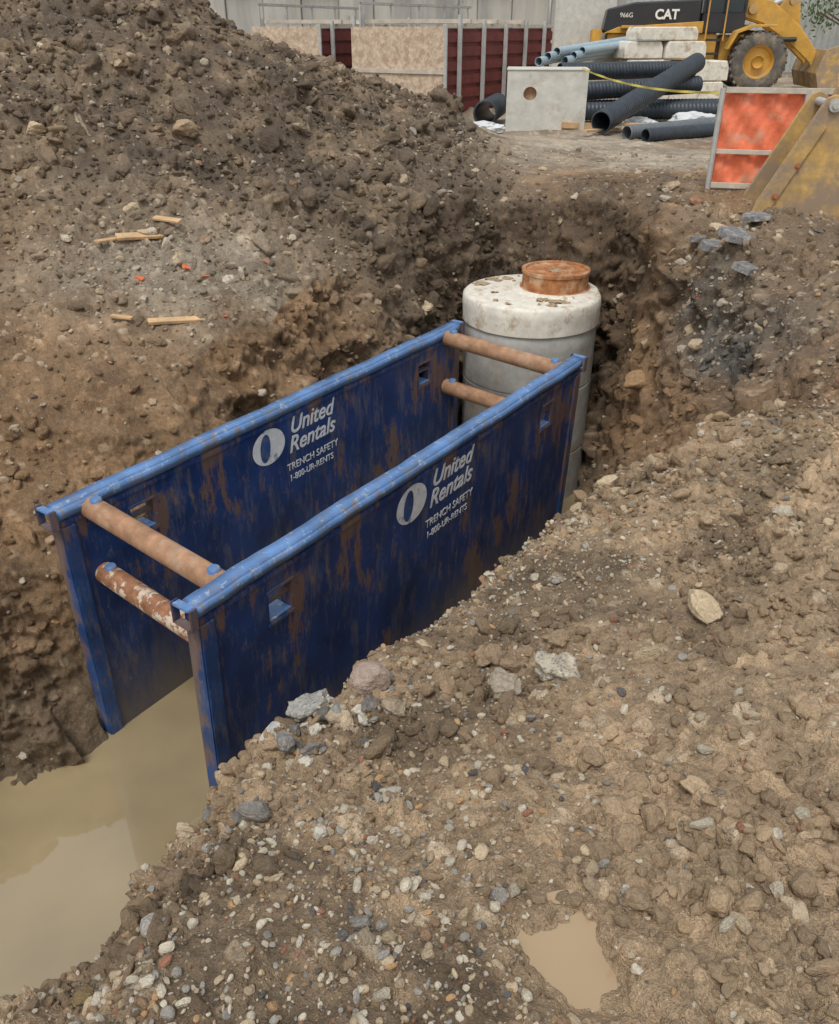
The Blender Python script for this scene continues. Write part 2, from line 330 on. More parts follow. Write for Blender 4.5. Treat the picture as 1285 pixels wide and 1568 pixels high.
# ---------------------------------------------------------------- mesh helpers
def obj(name,bm_or_me,mats,parent=None,smooth=False,M=None):
    if isinstance(bm_or_me,bmesh.types.BMesh):
        me=bpy.data.meshes.new(name); bm_or_me.to_mesh(me); bm_or_me.free()
    else: me=bm_or_me
    for m in (mats if isinstance(mats,(list,tuple)) else [mats]): me.materials.append(m)
    if smooth:
        for p in me.polygons: p.use_smooth=True
    o=bpy.data.objects.new(name,me); COL.objects.link(o)
    if M is not None: o.matrix_world=M
    if parent:
        o.parent=parent; o.matrix_parent_inverse=parent.matrix_world.inverted()
    return o
def empty(name,loc,rotz=0,M=None):
    o=bpy.data.objects.new(name,None); COL.objects.link(o); o.empty_display_size=.2
    o.matrix_world=M if M is not None else Matrix.Translation(loc)@Matrix.Rotation(rotz,4,'Z')
    return o
def box(name,lo,hi,mat,parent=None,M=Matrix(),bev=.006,jit=0):
    bm=bmesh.new(); bmesh.ops.create_cube(bm,size=1)
    lo=Vector(lo);hi=Vector(hi)
    for v in bm.verts: v.co=Vector([(lo[i]+hi[i])/2+v.co[i]*(hi[i]-lo[i]) for i in range(3)])+Vector([random.uniform(-jit,jit) for _ in range(3)])
    if bev: bmesh.ops.bevel(bm,geom=bm.edges[:],offset=bev,segments=2,affect='EDGES')
    return obj(name,bm,mat,parent,M=M)
def lathe(name,prof,mat,parent=None,M=Matrix(),seg=48,smooth=True,close=False):
    bm=bmesh.new(); rings=[]
    for (rr,z) in prof:
        rings.append([bm.verts.new((rr*math.cos(2*math.pi*k/seg),rr*math.sin(2*math.pi*k/seg),z)) for k in range(seg)])
    pairs=list(zip(rings[:-1],rings[1:]))
    if close: pairs.append((rings[-1],rings[0]))
    for a,b in pairs:
        for k in range(seg):
            try: bm.faces.new((a[k],a[(k+1)%seg],b[(k+1)%seg],b[k]))
            except: pass
    bmesh.ops.remove_doubles(bm,verts=bm.verts[:],dist=1e-5)
    bmesh.ops.recalc_face_normals(bm,faces=bm.faces[:])
    o=obj(name,bm,mat,parent,M=M)
    if smooth:
        for p in o.data.polygons: p.use_smooth=True
        try: o.data.set_sharp_from_angle(angle=math.radians(40))
        except Exception: pass
    return o
def along(p0,p1):
    p0=Vector(p0);p1=Vector(p1); d=p1-p0
    return Matrix.Translation(p0)@d.to_track_quat('Z','Y').to_matrix().to_4x4(), d.length
def pipe(name,p0,p1,rad,mat,parent=None,M=Matrix(),wall=.012,seg=32,corr=0):
    Ma,L=along(p0,p1)
    if corr:
        prof=[(rad*.86,0)]; k=int(L/corr)
        for i in range(k):
            z=i*L/k; s=L/k
            prof+=[(rad*.93,z),(rad,z+s*.2),(rad,z+s*.6),(rad*.93,z+s*.8)]
        prof+=[(rad*.93,L),(rad*.86,L)]
    else: prof=[(rad-wall,0),(rad,0),(rad,L),(rad-wall,L)]
    return lathe(name,prof,mat,parent,M@Ma,seg,close=True)
def prism(name,pts,y0,y1,mat,parent=None,M=Matrix(),bev=.004):
    bm=bmesh.new()
    a=[bm.verts.new((p[0],y0,p[1])) for p in pts]; b2=[bm.verts.new((p[0],y1,p[1])) for p in pts]
    bm.faces.new(a); bm.faces.new(b2[::-1])
    for k in range(len(pts)):
        k2=(k+1)%len(pts); bm.faces.new((a[k2],a[k],b2[k],b2[k2]))
    bmesh.ops.recalc_face_normals(bm,faces=bm.faces[:])
    if bev: bmesh.ops.bevel(bm,geom=bm.edges[:],offset=bev,segments=1,affect='EDGES')
    return obj(name,bm,mat,parent,M=M)
def text(name,s,size,mat,parent,M,shear=0,bold=0,extr=.0015,align='LEFT',sx=1):
    cu=bpy.data.curves.new("t",'FONT'); cu.body=s; cu.size=size; cu.shear=shear; cu.offset=bold; cu.extrude=extr; cu.align_x=align
    o=bpy.data.objects.new("t",cu); COL.objects.link(o)
    dg=bpy.context.evaluated_depsgraph_get(); dg.update()
    me=bpy.data.meshes.new_from_object(o.evaluated_get(dg)); bpy.data.objects.remove(o)
    for v in me.vertices: v.co.x*=sx
    return obj(name,me,mat,parent,M=M)
# ---------------------------------------------------------------- water
bm=bmesh.new()
vs=[bm.verts.new(LS(l,s,-3.3)) for l,s in ((-9,-2.6),(8,-2.6),(8,1.2),(-9,1.2))]
f=bm.faces.new(vs)
if f.normal.z<0: bmesh.ops.reverse_faces(bm,faces=[f])
obj("trench_water",bm,m_water)
bm=bmesh.new(); bmesh.ops.create_circle(bm,cap_ends=True,segments=48,radius=1)
for v in bm.verts: v.co=Vector((PUD[0]+v.co.x*.17,PUD[1]+v.co.y*.22,pz-.030))
obj("puddle",bm,m_pud)
# ---------------------------------------------------------------- trench box
MB=Matrix(((EX,-EY,0,-2.52),(EY,EX,0,5.02),(0,0,1,-1.2),(0,0,0,1)))
tb=empty("trench_box",(0,0,0),M=MB)
def panel(tag,M,Lp,inner):
    xs=[0.06,.55,.76,2.4,Lp-.76,Lp-.55,Lp-.06]; zs=[-.1,-.27,-.50,-2.44]
    bm=bmesh.new(); g=[[bm.verts.new((x,.05,z)) for z in zs] for x in xs]
    fs=[]
    for i in range(len(xs)-1):
        for j in range(len(zs)-1):
            if j==1 and i in (1,4): continue
            fs.append(bm.faces.new((g[i][j],g[i+1][j],g[i+1][j+1],g[i][j+1])))
    ret=bmesh.ops.extrude_face_region(bm,geom=fs)
    for v in [e for e in ret['geom'] if isinstance(e,bmesh.types.BMVert)]: v.co.y=-.05
    bmesh.ops.recalc_face_normals(bm,faces=bm.faces[:])
    obj(tag+"_plate",bm,m_blue,tb,M=M)
    bm=bmesh.new(); bmesh.ops.create_cube(bm,size=1)
    for v in bm.verts: v.co=Vector((Lp/2+v.co.x*(Lp+.06),v.co.y*.14,-.05+v.co.z*.1))
    bmesh.ops.bevel(bm,geom=bm.edges[:],offset=.018,segments=3,affect='EDGES')
    el=[e for e in bm.edges if abs(e.verts[0].co.x-e.verts[1].co.x)>1]
    bmesh.ops.subdivide_edges(bm,edges=el,cuts=70,use_grid_fill=True)
    for v in bm.verts:
        x=v.co.x; v.co.y+=.003*math.sin(x*7+Lp)+.002*math.sin(x*23); v.co.z+=.003*math.sin(x*5.1)+random.uniform(-.0012,.0012)-.006*max(0,math.sin(x*3.3+1))**12
    obj(tag+"_top_rail",bm,m_rail,tb,True,M)
    box(tag+"_rail_skirt",(-.02,-.062,-.155),(Lp+.02,.062,-.108),m_blue,tb,M,bev=.006)
    for x0 in (-.02,Lp-.10):
        box(tag+"_end_post",(x0,-.066,-2.44),(x0+.12,.066,-.158),m_post,tb,M,bev=.01)
    for x0 in (-.09,Lp+.033):
        box(tag+"_rail_collar",(x0,-.085,-.15),(x0+.055,-.07,.004),m_post,tb,M,bev=.004)
        box(tag+"_rail_collar",(x0,.07,-.15),(x0+.055,.085,.004),m_post,tb,M,bev=.004)
        box(tag+"_rail_collar",(x0,-.067,-.15),(x0+.055,.067,-.13),m_post,tb,M,bev=.004)
        box(tag+"_rail_collar",(x0,-.067,-.016),(x0+.055,.067,.002),m_rail,tb,M,bev=.004)
    for a0,a1 in ((.55,.76),(Lp-.76,Lp-.55)):
        for yy in (-.058,.051):
            box(tag+"_window_lip",(a0-.02,yy,-.268),(a1+.02,yy+.007,-.245),m_post,tb,M,bev=.002)
            box(tag+"_window_lip",(a0-.02,yy,-.53),(a1+.02,yy+.007,-.502),m_post,tb,M,bev=.002)
        box(tag+"_window_bar",(a0+.001,-.03,-.37),(a1-.001,.03,-.345),m_post,tb,M,bev=.004)
        box(tag+"_window_sill",(a0+.001,-.045,-.499),(a1-.001,.12,-.488),m_rail,tb,M,bev=.002)
    MT=M@Matrix(((1,0,0,0),(0,0,-1,-.052),(0,1,0,0),(0,0,0,1)))
    def ell(cx,cz,rx,rz,off,mat,nm,rot=0):
        bm=bmesh.new(); vs=[]
        for k in range(40):
            t=2*math.pi*k/40; x=rx*math.cos(t);z=rz*math.sin(t)
            vs.append(bm.verts.new((cx+x*math.cos(rot)-z*math.sin(rot),cz+x*math.sin(rot)+z*math.cos(rot),off)))
        bm.faces.new(vs); obj(nm,bm,mat,tb,M=MT)
    X0=inner
    ell(X0,-.33,.20,.165,.001,m_white,tag+"_emblem")
    ell(X0-.045,-.33,.062,.132,.003,m_post,tag+"_emblem_inset",-.12)
    text(tag+"_lettering","United",.22,m_white,tb,MT@Matrix.Translation((X0+.27,-.31,0)),.3,.003,sx=.98)
    text(tag+"_lettering","Rentals",.22,m_white,tb,MT@Matrix.Translation((X0+.24,-.49,0)),.3,.003,sx=.98)
    text(tag+"_lettering","TRENCH SAFETY",.10,m_white,tb,MT@Matrix.Translation((X0+.20,-.66,0)),.05,0,sx=.95)
    text(tag+"_lettering","1-800-UR-RENTS",.09,m_white,tb,MT@Matrix.Translation((X0+.22,-.77,0)),.05,0,sx=.95)
panel("left_wall",MB,5.06,2.02)
MR=MB@Matrix.Translation((-.2,-1.62,0))@Matrix.Rotation(math.radians(2.2),4,'X')
panel("right_wall",MR,5.0,2.12)
for (xa,xb) in ((.24,.10),(4.82,4.62)):
    for z,mt in ((-.10,m_rust),(-.66,m_rust2 if xa<1 else m_rust)):
        yb=-1.565+.022*abs(z)
        pipe("spreader_pipe",(xa,-.055,z),(xb,yb,z),.082,mt,tb,MB)
        for (px,py) in ((xa*.96+xb*.04,-.15),(xa*.04+xb*.96,yb+.09)):
            lathe("spreader_pin",[(0,.02),(.034,.02),(.042,.01),(.042,-.02)],m_rail,tb,MB@Matrix.Translation((px,py,z+.084)),20)
# ---------------------------------------------------------------- manhole
mh=empty("concrete_manhole",(1.27,9.47,-.93))
MM=Matrix.Translation((1.27,9.47,-.93))
RM=.775
def rough_lathe(name,prof,mat,M,seg,amp_,seed):
    o=lathe(name,prof,mat,mh,M,seg)
    co=np.array([v.co[:] for v in o.data.vertices],np.float32); dn_=fbm(co,5,3,seed)*amp_
    for v,k_ in zip(o.data.vertices,dn_):
        rr_=math.hypot(v.co.x,v.co.y)
        if rr_>.3: v.co.x*=1+k_; v.co.y*=1+k_
    return o
rough_lathe("top_slab",[(0,0),(.4,.0),(RM-.05,0),(RM-.02,-.006),(RM,-.03),(RM+.003,-.12),(RM,-.22),(RM,-.30),(RM-.03,-.315)],m_conc_w,MM,120,.006,5)
pr=[(RM-.03,-.315),(RM-.02,-.33)]
for z in (-.95,-1.75,-2.9):
    for kk in range(1,5): pr.append((RM-.02,pr[-1][1]+(z-pr[-1][1])*kk/4-.0005))
    pr+=[(RM-.035,z-.008),(RM-.035,z-.020),(RM-.02,z-.03)]
rough_lathe("shaft",pr,m_conc_d,MM,120,.003,9)
M2=MM@Matrix.Translation((.27,.10,0))
lathe("iron_frame",[(.40,0.0),(.40,.03),(.375,.035),(.37,.19),(.385,.195),(.385,.225),(.34,.228),(.335,.205),(0,.203)],m_iron,mh,M2,56)
lathe("mortar_bed",[(.50,.001),(.47,.02),(.41,.028),(.39,.03)],m_conc_w,mh,M2@Matrix.Scale(.98,4),40)
for k in range(34):
    bm=bmesh.new(); bmesh.ops.create_icosphere(bm,subdivisions=4,radius=1)
    sx=random.uniform(.012,.10)*random.choice((.4,1,1));sy=sx*random.uniform(.5,1)
    co=np.array([v.co[:] for v in bm.verts],np.float32); nn_=fbm(co+k*3,1.6,4,60+k)
    for v,q_ in zip(bm.verts,nn_):
        f=1+.7*float(q_); v.co=Vector((v.co.x*sx*f,v.co.y*sy*f,max(v.co.z,0)*.016*f))
    if k%4: rr=random.uniform(.3,.66); aa=random.uniform(0,6.28); Mx=MM@Matrix.Translation((rr*math.cos(aa),rr*math.sin(aa),.001))
    else: rr=random.uniform(0,.26); aa=random.uniform(0,6.2); Mx=M2@Matrix.Translation((rr*math.cos(aa),rr*math.sin(aa),.203))
    obj("mud_splat",bm,m_mud,mh,True,Mx)
# ---------------------------------------------------------------- stones
def stone_mesh(name,sub,seed,facets,mat,rgh):
    bm=bmesh.new(); bmesh.ops.create_icosphere(bm,subdivisions=sub,radius=1)
    co=np.array([v.co[:] for v in bm.verts],np.float32)
    rs=np.random.default_rng(seed)
    for k in range(facets):
        d_=rs.normal(size=3); d_/=np.linalg.norm(d_); h=rs.uniform(.45,.85)
        dd=co@d_; co-=np.where(dd>h,dd-h,0)[:,None]*d_[None,:].astype(np.float32)*.9
    co*=(1+rgh*fbm(co+seed*7.3,1.6,4,seed))[:,None]
    co*=rs.uniform(.75,1.1,3)
    for v,c_ in zip(bm.verts,co): v.co=c_
    m=bpy.data.meshes.new(name); bm.to_mesh(m); bm.free(); m.materials.append(mat)
    for p in m.polygons: p.use_smooth=True
    return m
def lib(name,k,sub,facets,mat,rgh):
    c=bpy.data.collections.new(name)
    for i in range(k):
        o=bpy.data.objects.new("%s_shape_%02d"%(name,i),stone_mesh(name,sub,100+i,facets,mat,rgh)); c.objects.link(o)
    return c
c_peb=lib("pebble",8,2,5,m_stone,.10); c_rock=lib("rock",8,4,9,m_stone,.16); c_clod=lib("clod",8,3,4,m_clod,.36)
def scatter(name,coll,nk,pos,rot,scl,tint):
    m=bpy.data.meshes.new(name); k=len(pos); m.vertices.add(k); m.vertices.foreach_set("co",pos.astype(np.float32).ravel())
    for an,ty,dat in (("rot",'FLOAT_VECTOR',rot),("scl",'FLOAT_VECTOR',scl),("tint",'FLOAT_VECTOR',tint)):
        x=m.attributes.new(an,ty,'POINT'); x.data.foreach_set("vector",dat.astype(np.float32).ravel())
    x=m.attributes.new("idx",'INT','POINT'); x.data.foreach_set("value",rng.integers(0,nk,k).astype(np.int32))
    o=bpy.data.objects.new(name,m); COL.objects.link(o)
    g=bpy.data.node_groups.new(name+"_nodes",'GeometryNodeTree')
    g.interface.new_socket("Geometry",in_out='INPUT',socket_type='NodeSocketGeometry'); g.interface.new_socket("Geometry",in_out='OUTPUT',socket_type='NodeSocketGeometry')
    gi=g.nodes.new("NodeGroupInput"); go=g.nodes.new("NodeGroupOutput"); ip=g.nodes.new("GeometryNodeInstanceOnPoints")
    ci=g.nodes.new("GeometryNodeCollectionInfo"); ci.inputs[0].default_value=coll; ci.inputs["Separate Children"].default_value=True; ci.inputs["Reset Children"].default_value=True
    def na(nm,t):
        x=g.nodes.new("GeometryNodeInputNamedAttribute"); x.data_type=t; x.inputs[0].default_value=nm; return x.outputs[0]
    ip.inputs["Pick Instance"].default_value=True
    g.links.new(gi.outputs[0],ip.inputs["Points"]); g.links.new(ci.outputs[0],ip.inputs["Instance"])
    g.links.new(na("idx",'INT'),ip.inputs["Instance Index"]); g.links.new(na("scl",'FLOAT_VECTOR'),ip.inputs["Scale"])
    e2=g.nodes.new("FunctionNodeEulerToRotation"); g.links.new(na("rot",'FLOAT_VECTOR'),e2.inputs[0]); g.links.new(e2.outputs[0],ip.inputs["Rotation"])
    g.links.new(ip.outputs[0],go.inputs[0])
    md=o.modifiers.new("scatter",'NODES'); md.node_group=g
    return o
P_=P; PX,PY,PZ=P_[:,0],P_[:,1],P_[:,2]
rcc=np.sqrt(PX**2+PY**2)
gpatch=sst(-.2,.6,fbm(P_,1.7,3,301))
notwater=(PZ>-3.27)&(dp>1.35)
instone=notwater&~((L_>-.3)&(L_<5.2)&(S_<.24)&(S_>-1.8))&(dm>.9)
gravelly=np.clip(.22+1.1*gpatch*(.25+1.1*left_fg)+.6*left_fg+1.0*terr+.6*rs-.4*steep*(rs<.3),.05,2.5)
rim=np.exp(-(((PX+.32)/.28)**2+((PY-1.95)/.35)**2))
pal=np.array([[.66,.52,.34],[.44,.41,.36],[.80,.71,.55],[.38,.24,.14],[.62,.38,.19],[.14,.133,.125],[.40,.18,.11],[.57,.44,.29],[.72,.64,.51],[.30,.28,.25]])
palp=np.array([.22,.12,.16,.09,.05,.04,.03,.12,.13,.04])
def pick(w,k):
    w=w/w.sum(); return rng.choice(len(w),size=k,p=w)
def gen(w,k,r0,r1,pw_,flat,sink,tintf):
    ii=pick(w,k); s=r0*(r1/r0)**(rng.random(k)**pw_)
    jit=rng.normal(size=(k,3))*.004
    scl=s[:,None]*np.stack([rng.uniform(.8,1.4,k),rng.uniform(.65,1.05,k),rng.uniform(flat,1,k)],1)
    rot=np.stack([rng.normal(size=k)*.35,rng.normal(size=k)*.35,rng.uniform(0,6.28,k)],1)
    pos=P_[ii]+jit+Nn[ii]*(s*sink)[:,None]*.7
    return pos,rot,scl,tintf(ii,k)
def t_stone(ii,k): 
    t=pal[rng.choice(len(pal),size=k,p=palp)]*rng.uniform(.8,1.15,(k,1))
    m_=(away[ii]*.35)[:,None]; return t*(1-m_)+col[ii]*1.3*m_
def t_rim(ii,k): return np.array([[.32,.31,.29],[.19,.185,.18],[.70,.65,.55],[.50,.39,.27],[.24,.22,.195]])[rng.choice(5,size=k)]*rng.uniform(.8,1.15,(k,1))
def t_clod(ii,k): return col[ii]*rng.uniform(.85,1.15,(k,1))
def cat(L): return [np.concatenate(z) for z in zip(*L)]
wa=area*instone*(np.abs(TH.ravel())<.9)
near=(rcc<5.2)*(PZ>-1.4); mid=(rcc>=3.5)&(rcc<14); nr=1-.85*np.clip(road,0,1)
o=scatter("gravel",c_peb,8,*cat([gen(wa*near*gravelly,24000,.003,.010,1.6,.6,.15,t_stone),gen(wa*near*gravelly,3600,.009,.019,2.0,.6,.25,t_stone),gen(wa*mid*gravelly,16000,.007,.026,1.8,.6,.2,t_stone)]))
o=scatter("rocks",c_rock,8,*cat([gen(wa*near*(.3+gravelly),190,.016,.032,1.8,.6,.35,t_stone),gen(wa*near*rim,90,.012,.045,1.3,.6,.35,t_rim),gen(wa*mid*nr*(.3+gravelly),900,.028,.085,2.4,.55,.25,t_stone)]))
o=scatter("soil_clods",c_clod,8,*cat([gen(wa*near*(.2+patch+clodzone),15000,.005,.018,1.5,.6,.1,t_clod),gen(wa*near*(patch**2*.6+1.5*clodzone),2400,.012,.042,1.7,.55,.2,t_clod),gen(wa*mid*nr*(.5+mound),15000,.012,.06,2.0,.6,.2,t_clod),gen(wa*mid*nr*(.2+mound)*(dm>1.1),700,.06,.15,1.8,.6,.0,t_clod)]))
print("stones",time.time()-T0)
def big_rock(name,x,y,rad,scl,tint,seed,facets=7,rgh=.15,lift=.3,rot=0,mat=None,dust=.5):
    m,nt,b=newmat(name+"_mat"); v=objvec(nt); nz=noise(nt,3,4,.7,v)
    k=ramp(nt,nz.outputs[0],[(.3,tuple(t*.65 for t in tint)),(.7,tuple(t*1.2 for t in tint))])
    dd=ramp(nt,noise(nt,1.2,4,.6,v).outputs[0],[(.5,0),(.66,dust)]); c=mixc(nt,dd.outputs[0],k.outputs[0],(.40,.29,.18))
    if mat=='agg':
        vo=nd(nt,"ShaderNodeTexVoronoi"); vo.inputs["Scale"].default_value=7; nt.links.new(v,vo.inputs["Vector"])
        s=ramp(nt,vo.outputs["Distance"],[(.3,.8),(.42,0)]); sc_=nd(nt,"ShaderNodeSeparateColor"); nt.links.new(vo.outputs["Color"],sc_.inputs[0])
        pc_=ramp(nt,sc_.outputs[0],[(0,(.16,.16,.16)),(.4,(.35,.33,.3)),(.7,(.5,.42,.3)),(1,(.2,.2,.22))])
        c=mixc(nt,s.outputs[0],c,pc_.outputs[0])
    nt.links.new(c,b.inputs["Base Color"]); b.inputs["Roughness"].default_value=.8; bump(nt,b,nz.outputs[0],.8,.05)
    me_=stone_mesh(name,5 if rad>.04 else 4,seed,facets,m,rgh)
    return obj(name,me_,[],None,True,Matrix.Translation((x,y,gz(x,y)+rad*lift))@Matrix.Rotation(rot,4,'Z')@Matrix.Diagonal((rad*scl[0],rad*scl[1],rad*scl[2],1)))
pale=(.76,.67,.51); beige=(.68,.53,.34); grey_=(.44,.42,.39); soilc=(.46,.33,.205); dark_=(.21,.2,.18); orng=(.66,.45,.26)
big_rock("cobblestone",-.175,2.28,.082,(1.15,.95,.85),(.50,.38,.31),3,1,.04,.85,dust=.15)
big_rock("concrete_rubble",.44,2.18,.10,(1.15,.95,.8),(.60,.53,.41),5,12,.36,.45,.4,'agg')
big_rock("concrete_rubble",.28,2.10,.06,(1.15,.9,.7),(.50,.42,.32),6,10,.3,.4,1.4)
big_rock("concrete_rubble",-.385,2.12,.08,(1.2,.8,.75),(.46,.45,.42),8,12,.26,.55,.9,'agg')
big_rock("concrete_rubble",-.45,1.90,.08,(.6,1.35,.32),(.68,.66,.60),9,10,.10,.7,-.3)
big_rock("concrete_rubble",-.36,2.25,.05,(1.2,.9,.8),(.72,.68,.60),10,10,.2,.6,.5)
for (name,x,y,rad,sc3,t,sd,lift) in (
 ("rock",1.015,2.40,.074,(1.3,.75,.6),beige,14,.45),("rock",.763,2.20,.047,(1.3,.7,.6),beige,15,.45),("rock",-.09,2.0,.034,(.8,1.1,.9),pale,18,.5),
 ("rock",-.28,1.84,.030,(1.1,.8,.8),soilc,19,.5),("rock",-.354,1.72,.028,(1.1,.9,.8),pale,20,.5),("rock",-.67,1.51,.036,(1.2,.8,.7),pale,12,.5),
 ("rock",-.675,1.25,.034,(.6,1.3,.7),orng,25,.6),("rock",-.06,1.08,.020,(1.1,.8,.8),beige,26,.5),("rock",-.14,1.01,.022,(1.1,.9,.7),soilc,27,.5),
 ("rock",-.07,.95,.018,(1.1,.9,.8),pale,28,.5),("rock",.07,1.41,.018,(.8,1.2,.8),pale,29,.5),("rock",-.70,1.01,.026,(1.2,.9,.8),(.4,.28,.13),30,.5),
 ("rock",.90,4.02,.065,(1.3,.8,.7),beige,31,.4),("rock",1.02,3.87,.055,(1.2,.9,.8),beige,32,.4),("rock",.72,4.0,.05,(1.2,.9,.7),pale,33,.4),
 ("rock",1.07,2.11,.028,(1,1,.8),soilc,34,.4),("rock",.78,1.65,.022,(1.2,.8,.7),pale,35,.5),("rock",.92,1.385,.020,(1.1,.9,.8),pale,36,.5),
 ("rock",.68,1.375,.026,(1.3,.8,.7),pale,37,.5),("rock",.79,1.19,.022,(1.2,.8,.8),pale,38,.5),("rock",.675,1.095,.026,(1.0,1.2,.8),beige,39,.5),
 ("rock",.635,1.08,.024,(.6,1.3,.8),pale,40,.5),("rock",.558,1.10,.019,(1,1,.8),orng,41,.5),("rock",.217,1.22,.020,(.8,1.2,.8),pale,42,.5),
 ("rock",.40,1.27,.024,(1.2,.8,.8),beige,43,.5),("rock",.345,1.19,.022,(1.2,.9,.8),soilc,44,.5),("soil_clod",.58,1.21,.052,(1.2,.9,.6),soilc,45,.3),
 ("soil_clod",.48,1.17,.036,(1.1,.9,.7),soilc,46,.3),("soil_clod",.70,1.24,.035,(1.1,.9,.7),soilc,47,.3),("soil_clod",.41,1.98,.036,(1,.9,.8),soilc,48,.4),
 ("soil_clod",-.24,2.12,.042,(1.1,.9,.8),soilc,49,.5),("soil_clod",.24,2.4,.05,(1.1,.9,.8),soilc,23,.35),("soil_clod",.50,2.42,.05,(1.1,.9,.8),soilc,24,.35),
 ("asphalt_chunk",-.30,2.02,.045,(1.1,.9,.8),dark_,21,.5),("asphalt_chunk",-.38,1.82,.036,(1.1,.9,.8),dark_,22,.5),("asphalt_chunk",-.5,1.7,.03,(1.2,.8,.7),dark_,50,.5),
 ("rock",-.10,1.55,.016,(1.2,.8,.8),(.26,.24,.23),51,.5),("rock",-.36,1.35,.017,(1,1,.8),pale,52,.5),("rock",.14,1.75,.017,(1,1.2,.8),beige,53,.5),("rock",.2,1.6,.02,(1.3,.8,.7),orng,54,.5),
 ("rock",1.3,1.9,.03,(1.2,.8,.7),beige,55,.4),("rock",.95,1.9,.018,(1.2,.8,.7),pale,56,.5),("rock",1.5,3.0,.04,(1.2,.8,.7),pale,57,.4),("rock",.5,3.0,.03,(1.2,.8,.7),pale,58,.4),
 ("rock",-2.45,8.3,.07,(1,.8,1.2),pale,60,.5),("rock",-2.9,8.9,.09,(1.2,.9,.8),beige,61,.4),("rock",.05,9.5,.12,(1.4,.9,.7),beige,62,.4),("rock",-1.7,8.1,.05,(.7,.7,1.4),pale,63,.6),
 ("rock",-1.3,8.8,.06,(1.2,.8,.7),pale,64,.5),("rock",-4.0,9.6,.12,(1.2,.9,.7),beige,65,.4),("rock",-2.6,10.2,.14,(1.4,.9,.7),soilc,66,.4),("rock",-.3,8.9,.05,(1,.8,.8),beige,67,.5)):
    big_rock(name,x,y,rad,sc3,t,sd,9 if name!="soil_clod" else 5,.14 if name!="soil_clod" else .36,lift,(sd*1.7)%6.28)
# ---------------------------------------------------------------- asphalt slabs, planks
def slab(name,x,y,sx,sy,th_,rz,tilt,mat,dz=.02):
    bm=bmesh.new(); k=11; vs=[]
    for i in range(k):
        t=2*math.pi*i/k+random.uniform(-.25,.25); q_=random.uniform(.65,1.05); vs.append((sx*q_*math.cos(t),sy*q_*math.sin(t)))
    a=[bm.verts.new((p[0],p[1],0)) for p in vs]; b2=[bm.verts.new((p[0]*.93+random.uniform(-.01,.01),p[1]*.93,th_+random.uniform(-.008,.008))) for p in vs]
    bm.faces.new(a[::-1]); bm.faces.new(b2)
    for i in range(k): bm.faces.new((a[i],a[(i+1)%k],b2[(i+1)%k],b2[i]))
    obj(name,bm,mat,None,False,Matrix.Translation((x,y,gz(x,y)+dz))@Euler((tilt[0],tilt[1],rz)).to_matrix().to_4x4())
slab("asphalt_slab",2.78,8.0,.22,.16,.05,.3,(.15,.1),m_asph,.01)
slab("asphalt_slab",2.80,7.5,.28,.20,.05,-.3,(.1,.2),m_asph,.0)
slab("asphalt_slab",2.78,7.15,.30,.14,.05,.8,(.2,.1),m_asph,.0)
slab("asphalt_slab",3.0,7.75,.22,.14,.04,1.8,(-.1,.1),m_asph,.02)
slab("asphalt_slab",2.75,8.35,.22,.14,.05,1.2,(-.1,.1),m_asph,.0)
def plank(x,y,L,w,t,rz,tx=0,mat=m_wood,dz=.03):
    box("wood_plank",(-L/2,-w/2,0),(L/2,w/2,t),mat,None,Matrix.Translation((x,y,gz(x,y)+dz))@Euler((tx,.05,rz)).to_matrix().to_4x4(),bev=.003)
plank(-2.15,7.3,.50,.07,.03,.35,.3,dz=.01); plank(-2.75,8.5,.45,.10,.03,.5,.3); plank(-2.5,8.65,.3,.08,.02,-.3,.2); plank(-3.0,8.4,.35,.07,.02,1.0,.1); plank(-2.6,7.2,.2,.05,.02,-.2,.1)
plank(3.2,16.2,1.2,.09,.04,.9,.1,dz=.05); plank(4.1,16.8,1.4,.1,.04,.4,.1,dz=.08); plank(3.7,16.3,.9,.2,.03,1.3,.3,dz=.06); plank(3.0,16.9,.8,.1,.1,.2,.0,dz=.02)
m_or=simple("orange_plastic",(.75,.17,.06),.5,0,.15,8,0)
for (x,y) in ((-2.2,8.0),(-2.55,7.7),(-1.75,7.45),(2.9,8.3),(-2.0,7.9)):
    slab("orange_scrap",x,y,.055,.03,.01,random.random()*3,(.4,.3),m_or,.03)
# ---------------------------------------------------------------- background
m_wall,nt,b=newmat("stained_wall"); v=objvec(nt,(1,1,.12)); v2=objvec(nt)
c=ramp(nt,noise(nt,1.6,4,.65,v).outputs[0],[(.3,(.27,.255,.235)),(.55,(.46,.44,.395)),(.75,(.56,.52,.45))]).outputs[0]
s=ramp(nt,noise(nt,.9,4,.7,v).outputs[0],[(.58,0),(.68,.7)]); c=mixc(nt,s.outputs[0],c,(.40,.27,.13))
s=ramp(nt,noise(nt,1.3,3,.7,v2).outputs[0],[(.66,0),(.70,.6)]); c=mixc(nt,s.outputs[0],c,(.16,.22,.28))
nt.links.new(c,b.inputs["Base Color"]); b.inputs["Roughness"].default_value=.9
bump(nt,b,noise(nt,5,4,.6,v2).outputs[0],.3,.02)
wl=empty("concrete_retaining_wall",(-3,31,0))
x=-14.0
while x<4.1:
    w=random.choice((.35,.6,1.2,1.5,1.1)); w=min(w,4.12-x)
    if w<.1: break
    box("board_panel",(x,31+random.uniform(0,.16),-.2),(x+w-.015,31.4,7),m_wall,wl,bev=.02); x+=w
for (zz) in (3.0,4.6): box("waler",(-14,30.8,zz),(4.1,30.99,zz+.2),m_conc_d,wl,bev=.02)
box("pilaster",(4.2,30.2,-.2),(6.1,31.3,7),m_conc,wl,bev=.03); box("pilaster_edge",(6.11,30.4,-.2),(6.45,31.3,7),m_conc_d,wl,bev=.02)
